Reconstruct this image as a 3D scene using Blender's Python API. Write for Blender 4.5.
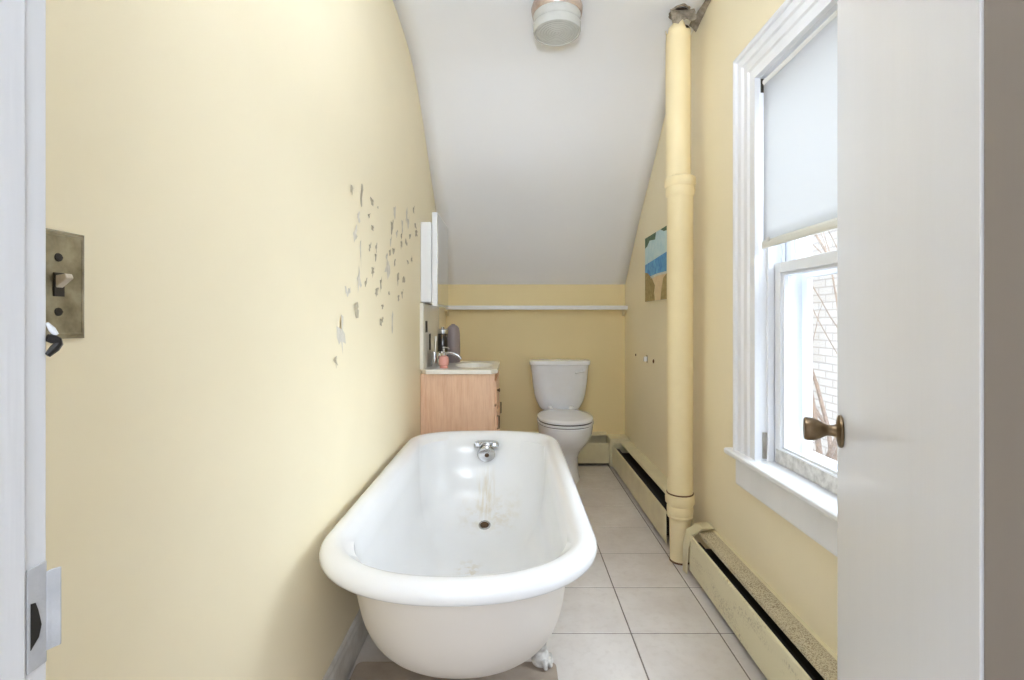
import bpy, bmesh, math, random
from mathutils import Vector, Matrix
for o in list(bpy.data.objects): bpy.data.objects.remove(o)
PI = math.pi
S = bpy.context.scene
C = S.collection
# ------------------------------------------------------------------ camera
H = 1.08
cd = bpy.data.cameras.new('camera'); cam = bpy.data.objects.new('camera', cd); C.objects.link(cam)
cd.sensor_width = 36; cd.lens = 490 / 1024 * 36; cd.shift_y = -20 / 1024; cd.clip_start = 0.02
cam.location = (0, 0, H); cam.rotation_euler = (PI / 2, 0, 0)
S.camera = cam
S.view_settings.view_transform = 'Standard'; S.view_settings.look = 'None'
S.view_settings.gamma = 1; S.view_settings.use_curve_mapping = False
S.view_settings.exposure = 1.42
try:
    S.cycles.use_denoising = True
    S.cycles.max_bounces = 16; S.cycles.diffuse_bounces = 10; S.cycles.transparent_max_bounces = 16
    S.cycles.sample_clamp_indirect = 8; S.cycles.caustics_reflective = False; S.cycles.caustics_refractive = False
except Exception: pass
# ------------------------------------------------------------------ world and lights
w = bpy.data.worlds.new('overcast_sky'); S.world = w; w.use_nodes = True
w.node_tree.nodes['Background'].inputs[0].default_value = (0.82, 0.895, 1.0, 1)
w.node_tree.nodes['Background'].inputs[1].default_value = 1.0

def area(name, loc, target, size, size_y, power, color=(1, 1, 1)):
    l = bpy.data.lights.new(name, 'AREA'); l.shape = 'RECTANGLE'; l.size = size; l.size_y = size_y
    l.energy = power; l.color = color
    o = bpy.data.objects.new(name, l); C.objects.link(o); o.location = loc
    o.rotation_euler = (Vector(target) - Vector(loc)).to_track_quat('-Z', 'Y').to_euler()
    return o
# bright overcast sky seen by the window, and an added hallway fill lamp
area('sky_light_outside_window', (2.3, 0.6, 3.3), (0.86, 1.3, 1.2), 2.6, 2.2, 120, (0.82, 0.90, 1.0))
area('hallway_fill_lamp', (0.35, -1.3, 2.0), (0.0, 2.6, 1.2), 0.9, 0.7, 9, (0.82, 0.895, 1.0))
area('window_fill_lamp', (5.4, 0.7, 1.9), (0.86, 1.35, 1.0), 3.4, 3.6, 175, (0.84, 0.91, 1.0))  # added lamp out of view, brightens the left wall through the window
# added fill spots: one at the sloped ceiling, one bounced off the flat ceiling
for nm_, loc_, tgt_, en_, an_ in (('slope_fill_spot', (0.0, -0.05, 1.45), (0.15, 2.0, 2.6), 44, 68), ('bounce_fill_spot', (0.05, 0.50, 1.80), (0.08, 0.86, 2.45), 85, 68)):
    fl = bpy.data.lights.new(nm_, 'SPOT'); fl.energy = en_; fl.spot_size = math.radians(an_); fl.spot_blend = 1.0; fl.shadow_soft_size = 0.12; fl.color = (0.80, 0.885, 1.0)
    flo = bpy.data.objects.new(nm_, fl); C.objects.link(flo); flo.location = loc_
    flo.rotation_euler = (Vector(tgt_) - flo.location).to_track_quat('-Z', 'Y').to_euler()

# ------------------------------------------------------------------ materials
def srgb(r, g, b):
    f = lambda c: (c / 255) / 12.92 if c / 255 <= 0.04045 else ((c / 255 + 0.055) / 1.055) ** 2.4
    return (f(r), f(g), f(b), 1)

class NT:
    def __init__(s, m): s.t = m.node_tree; s.n = s.t.nodes; s.l = s.t.links
    def add(s, ty, **k):
        x = s.n.new(ty)
        for a, b in k.items(): setattr(x, a, b)
        return x
    def link(s, a, b): s.l.new(a, b)
    def math(s, op, a, b=None, clamp=False):
        x = s.add('ShaderNodeMath', operation=op); x.use_clamp = clamp
        for i, v in enumerate((a, b)):
            if v is None: continue
            if isinstance(v, (int, float)): x.inputs[i].default_value = v
            else: s.link(v, x.inputs[i])
        return x.outputs[0]
    def coord(s): return s.add('ShaderNodeTexCoord').outputs['Object']
    def noise(s, scale, detail=4, vec=None, rough=0.55, stretch=None):
        v = vec or s.coord()
        if stretch:
            mp = s.add('ShaderNodeMapping'); mp.inputs['Scale'].default_value = stretch; s.link(v, mp.inputs[0]); v = mp.outputs[0]
        x = s.add('ShaderNodeTexNoise'); x.inputs['Scale'].default_value = scale; x.inputs['Detail'].default_value = detail
        x.inputs['Roughness'].default_value = rough; s.link(v, x.inputs['Vector']); return x.outputs[0]
    def ramp(s, fac, stops):
        x = s.add('ShaderNodeValToRGB'); e = x.color_ramp.elements
        while len(e) < len(stops): e.new(0.5)
        for i, (p, c) in enumerate(stops):
            e[i].position = p; e[i].color = c if isinstance(c, tuple) else (c, c, c, 1)
        s.link(fac, x.inputs[0]); return x.outputs[0]
    def mix(s, fac, a, b):
        x = s.add('ShaderNodeMix', data_type='RGBA')
        if isinstance(fac, (int, float)): x.inputs[0].default_value = fac
        else: s.link(fac, x.inputs[0])
        for i, v in ((6, a), (7, b)):
            if isinstance(v, tuple): x.inputs[i].default_value = v
            else: s.link(v, x.inputs[i])
        return x.outputs[2]

def mat(name, col, rough=0.5, metal=0.0, var=None, vscale=6, vamt=0.5, bump=0, bscale=60, stretch=None, spec=0.5, coat=0, trans=0):
    m = bpy.data.materials.new(name); m.use_nodes = True
    t = NT(m); b = t.n['Principled BSDF']
    col = srgb(*col) if len(col) == 3 else col
    b.inputs['Base Color'].default_value = col
    b.inputs['Roughness'].default_value = rough; b.inputs['Metallic'].default_value = metal
    b.inputs['Specular IOR Level'].default_value = spec; b.inputs['Coat Weight'].default_value = coat
    b.inputs['Transmission Weight'].default_value = trans
    if var is None: var = tuple(int(c * 0.93) for c in (int(round(255 * (x ** (1 / 2.2)))) for x in col[:3]))
    n = t.noise(vscale, 5, stretch=stretch)
    f = t.ramp(n, [(0.35, 0.0), (0.7, 1.0)])
    f2 = t.math('MULTIPLY', f, vamt)
    t.link(t.mix(f2, col, srgb(*var)), b.inputs['Base Color'])
    if bump:
        bn = t.add('ShaderNodeBump'); bn.inputs['Strength'].default_value = bump; bn.inputs['Distance'].default_value = 0.003
        t.link(t.noise(bscale, 3, stretch=stretch), bn.inputs['Height']); t.link(bn.outputs[0], b.inputs['Normal'])
    return m

M = {}
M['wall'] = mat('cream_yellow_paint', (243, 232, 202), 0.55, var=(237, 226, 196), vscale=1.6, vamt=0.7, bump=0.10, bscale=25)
M['wall_back'] = mat('wall_paint_shaded', (236, 219, 172), 0.6, var=(230, 212, 164), vscale=1.6, vamt=0.7, bump=0.10, bscale=25)  # the wall paint again, deepened in colour for the shade at the back
M['ceiling'] = mat('white_ceiling_paint', (236, 237, 242), 0.85, var=(231, 232, 237), vscale=2, bump=0.06, bscale=18)
M['trim'] = mat('white_gloss_trim_paint', (237, 239, 244), 0.35, var=(226, 228, 233), vscale=9, bump=0.08, bscale=40, stretch=(1, 1, 0.15))
M['jambpaint'] = mat('brushed_white_jamb_paint', (226, 228, 232), 0.4, var=(206, 208, 212), vscale=14, vamt=0.8, bump=0.25, bscale=60, stretch=(1, 1, 0.08))
M['jambdark'] = mat('taupe_jamb_paint', (138, 129, 123), 0.55, var=(130, 120, 114), vscale=8, bump=0.1, bscale=50, stretch=(1, 1, 0.1))
M['strikepaint'] = mat('thick_old_paint', (188, 190, 194), 0.45, var=(168, 170, 174), vscale=40, vamt=0.8, bump=0.3, bscale=120)
M['door'] = mat('white_gloss_door_paint', (230, 233, 243), 0.27, var=(224, 227, 237), vscale=5, bump=0.07, bscale=30, stretch=(1, 1, 0.12))
M['grime'] = mat('worn_sill_paint', (222, 220, 217), 0.6, var=(130, 125, 120), vscale=45, vamt=0.55, bump=0.5, bscale=80)
M['basebd'] = mat('old_baseboard_paint', (222, 220, 215), 0.45, var=(160, 152, 140), vscale=14, vamt=0.6, bump=0.15, bscale=40)
M['flake'] = mat('bare_plaster_patch', (222, 216, 202), 0.8, var=(196, 188, 172), vscale=30, vamt=0.8)
M['flake_dark'] = mat('old_dark_paint_patch', (196, 186, 162), 0.8, var=(160, 150, 130), vscale=40, vamt=0.8)
M['pipe'] = mat('cream_pipe_paint', (240, 224, 182), 0.4, var=(230, 213, 170), vscale=6, vamt=0.6, bump=0.1, bscale=25)
M['heater'] = mat('cream_enamel_metal', (226, 218, 184), 0.4, var=(206, 196, 165), vscale=9, vamt=0.6)
M['slot'] = mat('dark_heater_interior', (38, 32, 28), 0.8, var=(24, 20, 18))
M['rustline'] = mat('rust_brown_edge', (120, 84, 55), 0.8, var=(70, 50, 38), vscale=40, vamt=0.9)
M['porcelain'] = mat('white_vitreous_china', (238, 241, 248), 0.12, var=(224, 225, 227), coat=0.3)
M['chrome'] = mat('polished_chrome', (205, 205, 205), 0.12, 1.0, var=(170, 170, 170), vscale=40)
M['brass'] = mat('antique_brass', (138, 118, 92), 0.34, 0.9, var=(96, 80, 62), vscale=30, vamt=0.8)
M['darkbrass'] = mat('tarnished_bronze_plate', (170, 163, 142), 0.28, 0.8, var=(112, 104, 84), vscale=45, vamt=0.8, bump=0.15, bscale=70)
M['black'] = mat('black_metal', (32, 30, 30), 0.4, 0.3)
M['iron'] = mat('dark_iron', (60, 55, 50), 0.6, 0.4)
M['seatgap'] = mat('seat_gap_shade', (70, 70, 72), 0.6)
M['top'] = mat('white_cultured_marble', (240, 238, 230), 0.18, var=(232, 229, 220), vscale=8)
M['tumbler'] = mat('dark_smoked_glass', (42, 32, 28), 0.1, coat=0.5)
M['mauve'] = mat('mauve_grey_plastic', (150, 138, 138), 0.35, var=(140, 128, 130))
M['pink'] = mat('pink_liquid_soap', (225, 165, 155), 0.15, var=(215, 150, 140), coat=0.4)
M['slab'] = mat('greyish_pink_board', (170, 156, 142), 0.6, var=(140, 126, 114), vscale=12, vamt=0.7, bump=0.2, bscale=60)
M['grout'] = mat('grey_grout', (140, 132, 124), 0.9, var=(110, 102, 95), vscale=20, vamt=0.8)
M['plaster'] = mat('torn_plaster', (165, 155, 140), 0.9, var=(110, 98, 84), vscale=50, vamt=0.9, bump=0.6, bscale=90)
M['holedark'] = mat('dark_ceiling_cavity', (48, 34, 22), 0.95)
M['bark'] = mat('brown_grey_bark', (150, 128, 112), 0.9, var=(110, 92, 80), vscale=30, vamt=0.8)
M['white_plastic'] = mat('white_plastic', (236, 236, 236), 0.3)
M['rustpan'] = mat('rusty_pinkish_metal', (214, 198, 190), 0.25, 0.6, var=(170, 145, 130), vscale=30, vamt=0.9)
M['drainbrown'] = mat('corroded_drain', (105, 82, 62), 0.4, 0.7, var=(60, 45, 35), vscale=90, vamt=0.9)

def m_tile():
    m = bpy.data.materials.new('beige_ceramic_tile'); m.use_nodes = True; t = NT(m); b = t.n['Principled BSDF']
    n = t.noise(5, 6, rough=0.6); n2 = t.noise(38, 4)
    c = t.mix(t.ramp(n, [(0.3, 0.0), (0.75, 1.0)]), srgb(226, 221, 217), srgb(208, 200, 194))
    c = t.mix(t.math('MULTIPLY', t.ramp(n2, [(0.5, 0.0), (0.8, 1.0)]), 0.35), c, srgb(190, 180, 171))
    t.link(c, b.inputs['Base Color'])
    t.link(t.ramp(n, [(0.3, 0.32), (0.8, 0.5)]), b.inputs['Roughness'])
    return m
M['tile'] = m_tile()

def m_oak():
    m = bpy.data.materials.new('light_oak_veneer'); m.use_nodes = True; t = NT(m); b = t.n['Principled BSDF']
    n = t.noise(10, 6, stretch=(3.5, 3.5, 0.45), rough=0.6); n2 = t.noise(60, 3, stretch=(4, 4, 0.15))
    c = t.ramp(n, [(0.3, srgb(226, 182, 150)), (0.5, srgb(238, 202, 172)), (0.7, srgb(228, 186, 154))])
    c = t.mix(t.math('MULTIPLY', t.ramp(n2, [(0.45, 0.0), (0.75, 1.0)]), 0.35), c, srgb(200, 152, 118))
    t.link(c, b.inputs['Base Color']); b.inputs['Roughness'].default_value = 0.42
    return m
M['oak'] = m_oak()

def m_speck():
    m = bpy.data.materials.new('corroded_speckled_enamel'); m.use_nodes = True; t = NT(m); b = t.n['Principled BSDF']
    n = t.noise(260, 5, rough=0.75); n2 = t.noise(5, 3)
    f = t.math('MULTIPLY', t.ramp(n, [(0.48, 0.0), (0.58, 1.0)]), t.ramp(n2, [(0.35, 0.55), (0.6, 1.0)]))
    t.link(t.mix(f, srgb(206, 196, 168), srgb(128, 112, 90)), b.inputs['Base Color'])
    b.inputs['Roughness'].default_value = 0.7
    return m
M['speck'] = m_speck()
def m_heatpanel():
    m = bpy.data.materials.new('cream_enamel_with_wear'); m.use_nodes = True; t = NT(m); b = t.n['Principled BSDF']
    n = t.noise(130, 4, rough=0.7); n2 = t.noise(4, 4, stretch=(1, 1, 4))
    f = t.math('MULTIPLY', t.ramp(n, [(0.5, 0.0), (0.6, 1.0)]), t.ramp(n2, [(0.5, 0.0), (0.62, 0.6)]))
    t.link(t.mix(f, srgb(228, 220, 186), srgb(160, 145, 115)), b.inputs['Base Color'])
    b.inputs['Roughness'].default_value = 0.35
    return m
M['hpanel'] = m_heatpanel()

def m_tub():
    m = bpy.data.materials.new('white_bath_enamel'); m.use_nodes = True; t = NT(m); b = t.n['Principled BSDF']
    co = t.coord(); sp = t.add('ShaderNodeSeparateXYZ'); t.link(co, sp.inputs[0])
    X, Y, Z = (t.math('ADD', q_, k_) for q_, k_ in zip(sp.outputs, (-0.133, 1.72, 0.03)))
    def bl(out, c, s):                                   # bump-shaped weight around c
        d = t.math('DIVIDE', t.math('SUBTRACT', out, c), s)
        return t.math('SUBTRACT', 1.0, t.math('MULTIPLY', d, d), clamp=True)
    n = t.noise(28, 5, rough=0.65); n2 = t.noise(14, 4, stretch=(6, 1, 0.7))
    streak = t.math('MULTIPLY', t.math('MULTIPLY', bl(X, -0.122, 0.05), bl(Z, 0.25, 0.15)),
                    t.math('MULTIPLY', bl(Y, 2.32, 0.16), t.ramp(n2, [(0.42, 0.0), (0.6, 1.0)])))
    ring = t.math('MULTIPLY', t.math('MULTIPLY', bl(X, -0.10, 0.16), bl(Y, 2.2, 0.10)), t.ramp(n, [(0.45, 0.0), (0.65, 0.8)]))
    spot = t.math('MULTIPLY', t.math('MULTIPLY', bl(X, -0.165, 0.06), bl(Y, 1.80, 0.14)), t.ramp(n, [(0.48, 0.0), (0.6, 1.0)]))
    f = t.math('MULTIPLY', t.math('ADD', t.math('ADD', streak, ring), spot, clamp=True), t.math('LESS_THAN', Z, 0.42))
    f = t.math('MULTIPLY', f, 0.42)
    base = t.mix(t.ramp(t.noise(3, 4), [(0.4, 0.0), (0.7, 0.5)]), srgb(231, 232, 234), srgb(224, 225, 226))
    t.link(t.mix(f, base, srgb(196, 176, 128)), b.inputs['Base Color'])
    b.inputs['Roughness'].default_value = 0.16
    return m
M['tub'] = m_tub()
M['tubout'] = mat('painted_cast_iron', (212, 206, 199), 0.35, var=(206, 199, 191), vscale=4)
M['footpaint'] = mat('chipped_white_paint', (224, 222, 218), 0.5, var=(120, 112, 104), vscale=35, vamt=0.7, bump=0.6, bscale=80)

def m_glass():
    m = bpy.data.materials.new('window_glass'); m.use_nodes = True; t = NT(m)
    for x in list(t.n): t.n.remove(x)
    o = t.add('ShaderNodeOutputMaterial'); tr = t.add('ShaderNodeBsdfTransparent'); tr.inputs[0].default_value = (0.95, 0.96, 0.96, 1)
    g = t.add('ShaderNodeBsdfGlossy'); g.inputs['Roughness'].default_value = 0.02
    lw = t.add('ShaderNodeLayerWeight'); lw.inputs[0].default_value = 0.5
    fr = t.math('ADD', t.math('MULTIPLY', t.math('POWER', lw.outputs['Facing'], 4.0), 0.5), 0.02)
    mx = t.add('ShaderNodeMixShader'); t.link(fr, mx.inputs[0]); t.link(tr.outputs[0], mx.inputs[1]); t.link(g.outputs[0], mx.inputs[2])
    t.link(mx.outputs[0], o.inputs[0]); return m
M['glass'] = m_glass()
def m_blind():
    m = bpy.data.materials.new('white_roller_blind_fabric'); m.use_nodes = True; t = NT(m)
    for x in list(t.n): t.n.remove(x)
    o = t.add('ShaderNodeOutputMaterial'); d = t.add('ShaderNodeBsdfDiffuse'); tl = t.add('ShaderNodeBsdfTranslucent')
    d.inputs[0].default_value = srgb(245, 246, 249); tl.inputs[0].default_value = srgb(197, 197, 197)
    mx = t.add('ShaderNodeMixShader'); mx.inputs[0].default_value = 0.6
    t.link(d.outputs[0], mx.inputs[1]); t.link(tl.outputs[0], mx.inputs[2]); t.link(mx.outputs[0], o.inputs[0]); return m
M['blind'] = m_blind()
def m_press():
    m = bpy.data.materials.new('pressed_clear_glass'); m.use_nodes = True; t = NT(m); b = t.n['Principled BSDF']
    n = t.noise(30, 2)
    t.link(t.mix(n, srgb(232, 233, 230), srgb(214, 215, 210)), b.inputs['Base Color'])
    b.inputs['Roughness'].default_value = 0.12; b.inputs['Transmission Weight'].default_value = 0.35; b.inputs['IOR'].default_value = 1.45
    return m
M['press'] = m_press()
def m_brick():
    m = bpy.data.materials.new('painted_pale_brick'); m.use_nodes = True; t = NT(m); b = t.n['Principled BSDF']
    sp = t.add('ShaderNodeSeparateXYZ'); t.link(t.coord(), sp.inputs[0]); cb = t.add('ShaderNodeCombineXYZ')
    t.link(sp.outputs[1], cb.inputs[0]); t.link(sp.outputs[2], cb.inputs[1])
    br = t.add('ShaderNodeTexBrick'); t.link(cb.outputs[0], br.inputs[0])
    br.inputs['Color1'].default_value = srgb(205, 196, 188); br.inputs['Color2'].default_value = srgb(196, 184, 174)
    br.inputs['Mortar'].default_value = srgb(170, 160, 152); br.inputs['Scale'].default_value = 1
    br.inputs['Mortar Size'].default_value = 0.008; br.inputs['Brick Width'].default_value = 0.22; br.inputs['Row Height'].default_value = 0.078
    t.link(br.outputs[0], b.inputs['Base Color']); b.inputs['Roughness'].default_value = 0.8
    return m
M['brick'] = m_brick()
M['mirror'] = mat('mirror_silver', (215, 216, 214), 0.02, 1.0, var=(212, 213, 211))
def pm(n, c, v, s=30): M[n] = mat(n, c, 0.6, var=v, vscale=s, vamt=0.9)
pm('painted_sky', (205, 228, 232), (180, 214, 224), 18); pm('painted_sea', (66, 134, 200), (120, 190, 222), 30)
pm('painted_surf', (225, 225, 215), (190, 200, 200)); pm('painted_sand', (228, 206, 166), (214, 190, 150))
pm('painted_dune', (150, 132, 78), (186, 164, 112), 45); pm('painted_leaf', (62, 92, 66), (90, 120, 90), 40)

# ------------------------------------------------------------------ mesh helpers
def obj(name, bm, mats, parent=None, smooth=False, bev=0):
    me = bpy.data.meshes.new(name)
    bmesh.ops.recalc_face_normals(bm, faces=bm.faces[:])
    bm.to_mesh(me); bm.free()
    for m_ in (mats if isinstance(mats, (list, tuple)) else [mats]): me.materials.append(M[m_] if isinstance(m_, str) else m_)
    o = bpy.data.objects.new(name, me); C.objects.link(o)
    if parent:
        o.parent = parent; o.matrix_parent_inverse = Matrix.Translation(parent.location).inverted() if False else Matrix.Identity(4)
        if parent.type == 'EMPTY' or parent.parent: pass
    if smooth:
        for p in me.polygons: p.use_smooth = True
        try: me.set_sharp_from_angle(angle=math.radians(40))
        except Exception: pass
    if bev:
        md = o.modifiers.new('bevel', 'BEVEL'); md.width = bev; md.segments = 2; md.limit_method = 'ANGLE'
    return o
def empty(name, loc, label=None, cat=None, group=None, kind=None):
    o = bpy.data.objects.new(name, None); C.objects.link(o); o.empty_display_size = 0.05
    o.location = loc
    if label: o['label'] = label; o['category'] = cat
    if group: o['group'] = group
    if kind: o['kind'] = kind
    return o
def tag(o, label, cat, group=None):
    o['label'] = label; o['category'] = cat
    if group: o['group'] = group
    return o
def part(name, bm, mats, root, smooth=False, bev=0):
    """bm is in world coordinates; the mesh is re-based to its root"""
    base = Vector((0, 0, 0)); r = root
    while r: base += r.location; r = r.parent
    bmesh.ops.translate(bm, verts=bm.verts[:], vec=-base)
    o = obj(name, bm, mats, None, smooth, bev); o.parent = root
    return o
def B(): return bmesh.new()
def box(bm, x0, x1, y0, y1, z0, z1, mi=0, M4=None):
    vs = [bm.verts.new((x, y, z)) for x in (x0, x1) for y in (y0, y1) for z in (z0, z1)]
    if M4:
        for v in vs: v.co = M4 @ v.co
    for f in ((0, 1, 3, 2), (4, 6, 7, 5), (0, 4, 5, 1), (2, 3, 7, 6), (0, 2, 6, 4), (1, 5, 7, 3)):
        fc = bm.faces.new([vs[i] for i in f]); fc.material_index = mi
    return vs
def loft(bm, rings, close=True, cap0=False, cap1=False, mi=0):
    R = [[bm.verts.new(p) for p in r] for r in rings]
    n = len(R[0])
    for a, b in zip(R, R[1:]):
        for i in range(n if close else n - 1):
            j = (i + 1) % n
            f = bm.faces.new((a[i], a[j], b[j], b[i])); f.material_index = mi
    if cap0: bm.faces.new(R[0][::-1]).material_index = mi
    if cap1: bm.faces.new(R[-1]).material_index = mi
    return R
def lathe(bm, prof, origin, axis=(0, 0, 1), n=32, mi=0, cap0=True, cap1=True):
    """prof: (radius, height along axis)"""
    q = Vector((0, 0, 1)).rotation_difference(Vector(axis).normalized())
    rings = []
    for r, h in prof:
        rings.append([Vector(origin) + q @ Vector((r * math.cos(2 * PI * i / n), r * math.sin(2 * PI * i / n), h)) for i in range(n)])
    loft(bm, rings, True, cap0, cap1, mi)
def tube(bm, pts, rad, n=10, mi=0):
    pts = [Vector(p) for p in pts]; rads = rad if isinstance(rad, (list, tuple)) else [rad] * len(pts)
    rings = []; up = None
    for i, p in enumerate(pts):
        d = (pts[min(i + 1, len(pts) - 1)] - pts[max(i - 1, 0)]).normalized()
        if up is None: up = d.orthogonal().normalized()
        up = (up - d * up.dot(d)).normalized(); sd = d.cross(up)
        rings.append([p + (up * math.cos(2 * PI * k / n) + sd * math.sin(2 * PI * k / n)) * rads[i] for k in range(n)])
    loft(bm, rings, True, True, True, mi)
def prism(bm, poly, fn, t0, t1, mi=0):
    """poly 2D points extruded from t0 to t1, fn(u, v, t) -> xyz"""
    a = [bm.verts.new(fn(u, v, t0)) for u, v in poly]; b = [bm.verts.new(fn(u, v, t1)) for u, v in poly]
    n = len(poly)
    for i in range(n):
        j = (i + 1) % n; bm.faces.new((a[i], a[j], b[j], b[i])).material_index = mi
    bm.faces.new(a[::-1]).material_index = mi; bm.faces.new(b).material_index = mi
def smoothpts(P, k=8):
    out = []
    for i in range(len(P) - 1):
        p0, p1, p2, p3 = (Vector(P[max(i - 1, 0)]), Vector(P[i]), Vector(P[i + 1]), Vector(P[min(i + 2, len(P) - 1)]))
        for j in range(k):
            t = j / k
            out.append(0.5 * ((2 * p1) + (p2 - p0) * t + (2 * p0 - 5 * p1 + 4 * p2 - p3) * t * t + (3 * p1 - p0 - 3 * p2 + p3) * t ** 3))
    out.append(Vector(P[-1])); return out

XL, XR, YN, YB = -0.504, 0.86, 0.36, 3.726
XJL, XJR = -0.342, 0.346
# ------------------------------------------------------------------ setting: floor
bm = B(); box(bm, XL - .1, XR + .1, -1.4, YB + .1, -0.06, -0.0018, 0)
xs = [-0.504, -0.199, 0.106, 0.411, 0.716, 0.86]
ys = [-1.4] + [1.69 + 0.29 * k for k in range(-10, 8)]
g = 0.0022
for i in range(len(xs) - 1):
    for j in range(len(ys) - 1):
        y1 = min(ys[j + 1], YB)
        if ys[j] >= YB: continue
        a, b, c, d = xs[i] + g, xs[i + 1] - g, ys[j] + g, y1 - g
        e = 0.0016
        top = [bm.verts.new(p) for p in ((a + e, c + e, 0), (b - e, c + e, 0), (b - e, d - e, 0), (a + e, d - e, 0))]
        lo = [bm.verts.new(p) for p in ((a, c, -.002), (b, c, -.002), (b, d, -.002), (a, d, -.002))]
        bm.faces.new(top).material_index = 1
        for k in range(4): bm.faces.new((lo[k], lo[(k + 1) % 4], top[(k + 1) % 4], top[k])).material_index = 1
o = obj('floor', bm, ['grout', 'tile']); o['kind'] = 'structure'
# ceiling: flat part, rolled crease, slope down to the knee wall
prof = smoothpts([(0.24, 2.445, 0), (1.4, 2.445, 0), (1.9, 2.445, 0), (2.18, 2.438, 0), (2.38, 2.412, 0), (2.56, 2.350, 0), (2.78, 2.200, 0), (3.0, 2.01, 0), (3.23, 1.825, 0), (3.45, 1.62, 0), (3.60, 1.470, 0), (3.70, 1.375, 0), (3.726, 1.350, 0)], 6)
def ceil_z(x, y):
    for a, b in zip(prof, prof[1:]):
        if a.x <= y <= b.x + 1e-6:
            z = a.y + (b.y - a.y) * (y - a.x) / max(1e-6, b.x - a.x); break
    else: z = 2.44
    k = max(0, min(1, (3.1 - y) / 1.0)); k = k * k * (3 - 2 * k)
    return z + ((x - XL) / (XR - XL)) * 0.045 * k - (0.012 * k)
bm = B(); nx = 16
PX, PY, PR = 0.754, 2.20, 0.055
rows = [[bm.verts.new((XL + (XR - XL) * i / nx, p.x, ceil_z(XL + (XR - XL) * i / nx, p.x))) for i in range(nx + 1)] for p in prof]
for a, b in zip(rows, rows[1:]):
    for i in range(nx): bm.faces.new((a[i], a[i + 1], b[i + 1], b[i]))
o = obj('ceiling', bm, 'ceiling', smooth=True); o['kind'] = 'structure'
sd = o.modifiers.new('thick', 'SOLIDIFY'); sd.thickness = 0.06; sd.offset = 1
# side walls follow the ceiling line
def side_wall(bm, x, xo, ylist_top, holes=None):
    poly = [(0.24, 0)] + [(YB, 0)] + [(p.x, ceil_z(x, p.x) + 0.012) for p in reversed(prof)]
    a = [bm.verts.new((x, y, z)) for y, z in poly]; b = [bm.verts.new((xo, y, z)) for y, z in poly]
    n = len(poly)
    for i in range(n):
        j = (i + 1) % n; bm.faces.new((a[i], a[j], b[j], b[i]))
    bm.faces.new(a); bm.faces.new(b[::-1])
bm = B(); side_wall(bm, XL, XL - 0.1, None)
# peeled paint patches on the left wall: (y, z, length, width, tilt)
random.seed(4)
FL = [(1.542,1.489,0.034,0.036,10),(1.637,1.498,0.057,0.040,5),(1.759,1.505,0.024,0.062,40),(1.721,1.446,0.020,0.033,0),(1.763,1.412,0.020,0.047,20),(1.604,1.419,0.030,0.045,0),(1.572,1.353,0.045,0.043,5),(1.627,1.321,0.113,0.017,-3),(1.610,1.217,0.071,0.071,-12),(1.510,1.169,0.036,0.034,25),(1.485,1.174,0.032,0.022,-25),(1.588,1.110,0.040,0.057,-10),(1.444,1.035,0.082,0.073,-15),(1.399,0.961,0.037,0.044,-40),(1.732,1.337,0.028,0.030,0),(1.815,1.349,0.030,0.033,5),(1.807,1.312,0.025,0.033,0),(1.771,1.256,0.036,0.047,10),(1.685,1.208,0.026,0.043,-10),(1.819,1.184,0.028,0.050,15),(1.875,1.216,0.050,0.031,0),(1.906,1.132,0.026,0.055,-25),(1.883,1.075,0.026,0.062,20),(2.053,1.469,0.052,0.053,5),(2.096,1.537,0.059,0.049,5),(2.085,1.374,0.032,0.049,-15),(2.016,1.360,0.028,0.036,10),(1.981,1.299,0.075,0.108,0),(2.158,1.262,0.049,0.047,5),(2.001,1.188,0.015,0.035,0),(2.170,1.180,0.025,0.047,15),(2.243,1.201,0.034,0.044,-10),(2.058,1.074,0.071,0.032,0),(2.376,1.550,0.066,0.064,-10),(2.335,1.574,0.059,0.041,0),(2.551,1.568,0.023,0.073,0),(2.567,1.534,0.026,0.099,10),(2.224,1.424,0.036,0.056,10),(2.328,1.448,0.032,0.054,-10),(2.457,1.383,0.031,0.060,-20),(2.369,1.360,0.021,0.070,30),(2.275,1.263,0.032,0.065,0),(2.096,1.322,0.029,0.044,0),(2.243,1.512,0.057,0.044,10),(2.503,1.641,0.047,0.063,0),(1.967,1.332,0.025,0.034,0),(2.230,1.465,0.034,0.056,0),(2.412,1.491,0.027,0.058,0),(2.135,1.458,0.027,0.034,8),(2.032,1.407,0.033,0.031,0),(1.836,1.503,0.009,0.021,0)]
for k, (y, z, l, wd, an) in enumerate(FL):
    n = 12; pale = l > 0.06 or k in (5, 6, 9, 10, 24, 33, 34, 43, 45, 48, 49); mi = 1 if pale else 2
    cs, sn = math.cos(math.radians(an)), math.sin(math.radians(an)); vs = []
    curl = random.uniform(0.001, 0.005)
    for i in range(n):
        t = 2 * PI * i / n; r = random.uniform(0.35, 1.3)
        u, v = wd * 0.42 * math.cos(t) * r, l * 0.62 * math.sin(t) * r
        vs.append(bm.verts.new((XL + 0.0012 + (curl if math.sin(t) > 0.5 else 0), y + u * cs + v * sn * 0.8, z - u * sn * 0.4 + v * cs)))
    c0 = bm.verts.new((XL + 0.0022, y, z))
    for i in range(n): bm.faces.new((vs[i], vs[(i + 1) % n], c0)).material_index = mi
o = obj('wall_left', bm, ['wall', 'flake', 'flake_dark']); o['kind'] = 'structure'
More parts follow.
